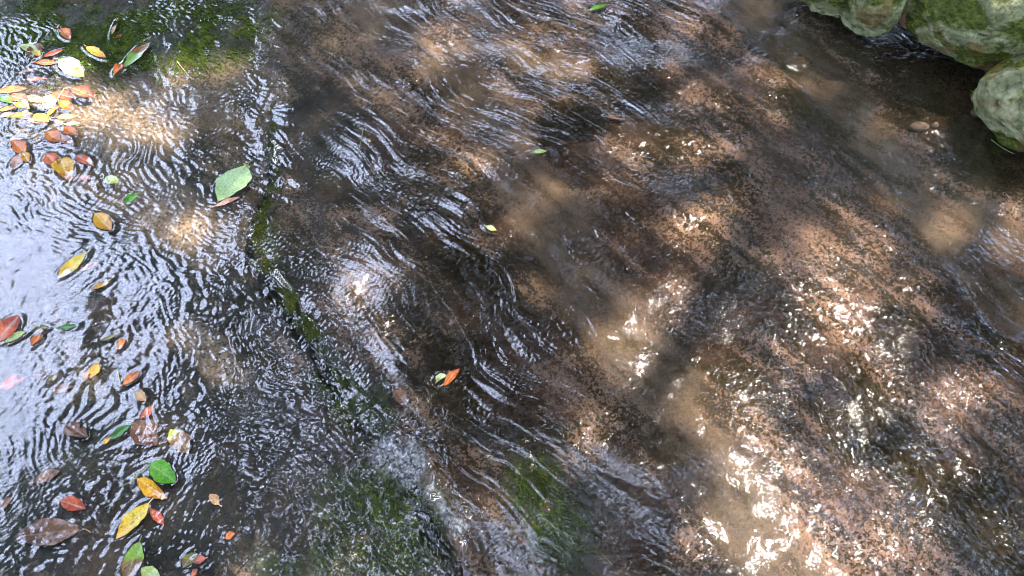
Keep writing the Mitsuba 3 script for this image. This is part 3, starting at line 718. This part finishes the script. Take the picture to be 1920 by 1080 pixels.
leaf((170, 306), (142, 290), 0.45, 'red', 'red brown leaf right of the golden drop shaped leaf')
leaf((142, 326), (167, 329), 0.42, 'red', 'dull red leaf, sunk, right below the golden drop shaped leaf', sunk=True)
leaf((195, 329), (222, 343), 0.55, 'pale_green', 'small yellow green leaf, notched, right of the left drift')
leaf((257, 363), (232, 378), 0.68, 'green', 'bright green leaf between the notched yellow green leaf and the large dull green leaf')
leaf((462, 312), (409, 379), 0.62, 'dull_green', 'large dull green leaf with a pointed top at the upper left of centre', shape=(0.85, 1.2), curl=0.08)
leaf((404, 388), (450, 371), 0.28, 'pink', 'brown sliver of leaf under the large dull green leaf')
leaf((456, 313), (466, 308), 0.6, 'yellow', 'tiny yellow scrap at the pointed top of the large dull green leaf')
# left edge, middle
leaf((177, 399), (208, 431), 0.5, 'gold', 'orange gold leaf by itself on the rippled water, left of centre height', curl=0.2)
leaf((160, 475), (107, 517), 0.42, 'yellow', 'bright yellow leaf with a pointed end, largest on the bright pool', curl=0.15)
leaf((144, 504), (184, 489), 0.36, 'pink', 'brownish leaf sunk beside the bright yellow leaf on the pool', sunk=True)
leaf((202, 526), (171, 542), 0.42, 'gold', 'small tan gold leaf below the bright yellow leaf on the pool')
leaf((-6, 640), (33, 590), 0.72, 'red', 'large round red brown leaf at the left edge, sunk under the mirrored sky', curl=0.3)
leaf((8, 641), (49, 620), 0.42, 'pale_green', 'yellow green leaf on the large round red brown leaf at the left edge')
leaf((64, 615), (91, 612), 0.5, 'olive', 'brownish yellow leaf in the left pool, upper of two joined')
leaf((75, 626), (58, 647), 0.6, 'orange', 'orange leaf in the left pool, lower of two joined', curl=0.3)
leaf((110, 613), (144, 612), 0.42, 'dark_green', 'dark green leaf by itself in the left pool')
leaf((218, 627), (187, 638), 0.3, 'olive', 'narrow olive leaf left of the small crumpled orange leaf')
leaf((221, 652), (236, 636), 0.6, 'orange', 'small crumpled orange leaf right of the narrow olive leaf', curl=0.6)
leaf((-8, 720), (44, 706), 0.62, 'red', 'big red brown leaf at the left edge, sunk, below the large round one', sunk=True)
leaf((184, 681), (169, 709), 0.6, 'gold', 'golden leaf above the mirrored sky, left of the smooth orange oval leaf')
leaf((166, 694), (156, 713), 0.5, 'pink', 'pale orange leaf tucked left of the golden leaf in the pool')
leaf((230, 721), (263, 697), 0.52, 'orange', 'smooth orange oval leaf in the dark water right of the pool', curl=0.12)
leaf((254, 735), (275, 752), 0.55, 'tan', 'tan leaf scrap below the smooth orange oval leaf')
leaf((104, 701), (86, 716), 0.6, 'olive', 'small olive oval leaf on the mirrored sky')
leaf((59, 707), (87, 702), 0.42, 'brown', 'small brown leaf left of the olive oval leaf, sunk', sunk=True)
leaf((93, 731), (134, 722), 0.5, 'brown', 'brown and green leaf sunk right of the olive oval leaf', sunk=True)
# lower left
leaf((245, 797), (204, 823), 0.45, 'dark_green', 'dull green leaf slanting, left of the two sunken brown leaves')
leaf((205, 821), (191, 832), 0.6, 'gold', 'orange brown scrap at the lower end of the slanting dull green leaf')
leaf((250, 790), (292, 832), 0.72, 'brown', 'broad sunken brown leaf, left of the two side by side', sunk=True, curl=0.3)
leaf((350, 846), (316, 800), 0.52, 'green_tip_brown', 'sunken brown leaf with a yellow green end, right of the two side by side', sunk=True, curl=0.2)
leaf((284, 871), (331, 906), 0.56, 'green', 'vivid green leaf on a long stem, lower left', curl=0.2, shape=(0.8, 0.9))
leaf((258, 898), (312, 932), 0.46, 'gold', 'folded orange brown leaf between the vivid green and the long yellow leaf', fold=0.6, curl=0.4)
leaf((113, 938), (160, 953), 0.5, 'red', 'wet reddish leaf with a torn edge, left of the long yellow leaf', curl=0.5)
leaf((119, 793), (164, 819), 0.5, 'brown', 'dark brown curled leaf at the corner of the mirrored sky', curl=0.6)
leaf((279, 950), (303, 981), 0.36, 'red', 'narrow red brown leaf right of the top of the long yellow leaf', sunk=True)
leaf((280, 943), (217, 1010), 0.42, 'yellow', 'long bright yellow leaf with a dark squiggle, lower left', curl=0.12)
leaf((262, 1016), (234, 1088), 0.52, 'green_to_brown', 'long leaf turning from green to brown at the bottom edge below the yellow leaf', curl=0.2)
leaf((300, 1090), (265, 1066), 0.62, 'pale_green', 'pale yellow green leaf cut by the bottom edge')
leaf((366, 1035), (344, 1066), 0.66, 'olive', 'olive brown leaf near the bottom edge, left of the torn red leaf')
leaf((388, 1048), (364, 1056), 0.62, 'red', 'torn red leaf near the bottom edge', curl=0.5)
leaf((360, 1082), (372, 1068), 0.7, 'red', 'red scrap at the bottom edge under the torn red leaf')
leaf((424, 1011), (444, 1004), 0.7, 'orange', 'small frayed orange leaf right of the lower left leaves', curl=0.6)
leaf((150, 990), (22, 1004), 0.42, 'brown', 'very large brown leaf sunk at the lower left edge', sunk=True)
# middle
leaf((838, 706), (816, 720), 0.8, 'pale_green', 'small bright green folded leaf touching a curled orange leaf in mid stream', fold=0.6, curl=0.4)
leaf((832, 723), (862, 692), 0.36, 'orange', 'curled orange leaf touching the small green folded leaf in mid stream', curl=0.8, fold=0.5)
leaf((740, 738), (767, 763), 0.58, 'brown', 'dull red brown leaf left of the curled orange leaf in mid stream')
leaf((1106, 23), (1136, 14), 0.36, 'green', 'vivid green leaf by itself at the top centre')
leaf((998, 300), (1025, 297), 0.4, 'pale_green', 'pale green leaf on the brown water above the centre')
leaf((911, 432), (931, 440), 0.5, 'pale_green', 'tiny pale green leaf near the centre, on the smooth brown channel')
leaf((1136, 230), (1169, 232), 0.42, 'brown', 'dull brown leaf stranded at the start of a line of sun glints')

leaf((60, 900), (110, 880), 0.5, 'brown', 'dim brown leaf sunk in the dark water right of the mirrored sky, lower left', sunk=True)
leaf((160, 640), (128, 655), 0.45, 'brown', 'dim brown leaf sunk below the lone dark green leaf in the left pool', sunk=True)
leaf((285, 760), (262, 784), 0.55, 'red', 'dull red leaf sunk above the broad sunken brown leaf', sunk=True)
leaf((410, 945), (392, 925), 0.55, 'tan', 'tan bit of leaf sunk above the small frayed orange leaf', sunk=True)
leaf((20, 930), (-8, 955), 0.5, 'brown', 'dark brown leaf at the left edge just above the very large brown leaf', sunk=True)

# ------------------------------------------------------------------ twigs and stems
def twig(pts, radius, look_, label, sunk=False, up=0.002):
    p = np.array([at(*q)[:2] for q in pts])
    t = np.linspace(0, len(p) - 1, 6 * len(p))
    x, y = np.interp(t, range(len(p)), p[:, 0]), np.interp(t, range(len(p)), p[:, 1])
    x, y = gaussian_filter(x, 1.5, mode='nearest'), gaussian_filter(y, 1.5, mode='nearest')
    z = resting(x, y, sunk) + up
    key = numbered('twig')
    scene[key] = mikit.ply(tube(np.c_[x, y, z], np.linspace(radius, radius * 0.6, len(x)), 6), look_, smooth=True)
    labels[key] = {'label': label, 'category': 'twig'}


twig([(95, 205), (110, 184), (122, 166)], 0.0016, 'straw', 'pale straw stick lying across the drift of leaves at the upper left', up=0.005)
twig([(284, 871), (262, 888), (246, 905), (222, 913)], 0.0013, 'green_stem', 'long thin green stem of the vivid green leaf at the lower left')
twig([(225, 930), (192, 952)], 0.0010, 'green_stem', 'short green stem left of the folded orange brown leaf', True)
twig([(684, 252), (678, 280), (672, 300)], 0.0010, 'green_stem', 'thin yellow green grass stalk on the dark rock above the ledge')
twig([(233, 561), (258, 563)], 0.0009, 'straw', 'tiny straw bit on the dark band right of the bright pool')
twig([(220, 695), (226, 722)], 0.0011, 'straw', 'short pale stick left of the smooth orange oval leaf')
twig([(1852, 268), (1875, 284), (1898, 296)], 0.0010, 'green_stem', 'thin twig in the dark gap under the right edge boulder')
twig([(330, 112), (356, 145)], 0.0011, 'straw', 'pale sliver of twig on the sunlit bed right of the upper drift', True)
twig([(208, 372), (232, 384), (240, 392)], 0.0009, 'straw', 'thin fibre beside the bright green leaf at the left')

scene['water'] = mikit.ply(sheet(water + dent, STEP, 3, False), 'water_skin', smooth=True)       # with the dents that the leaves make
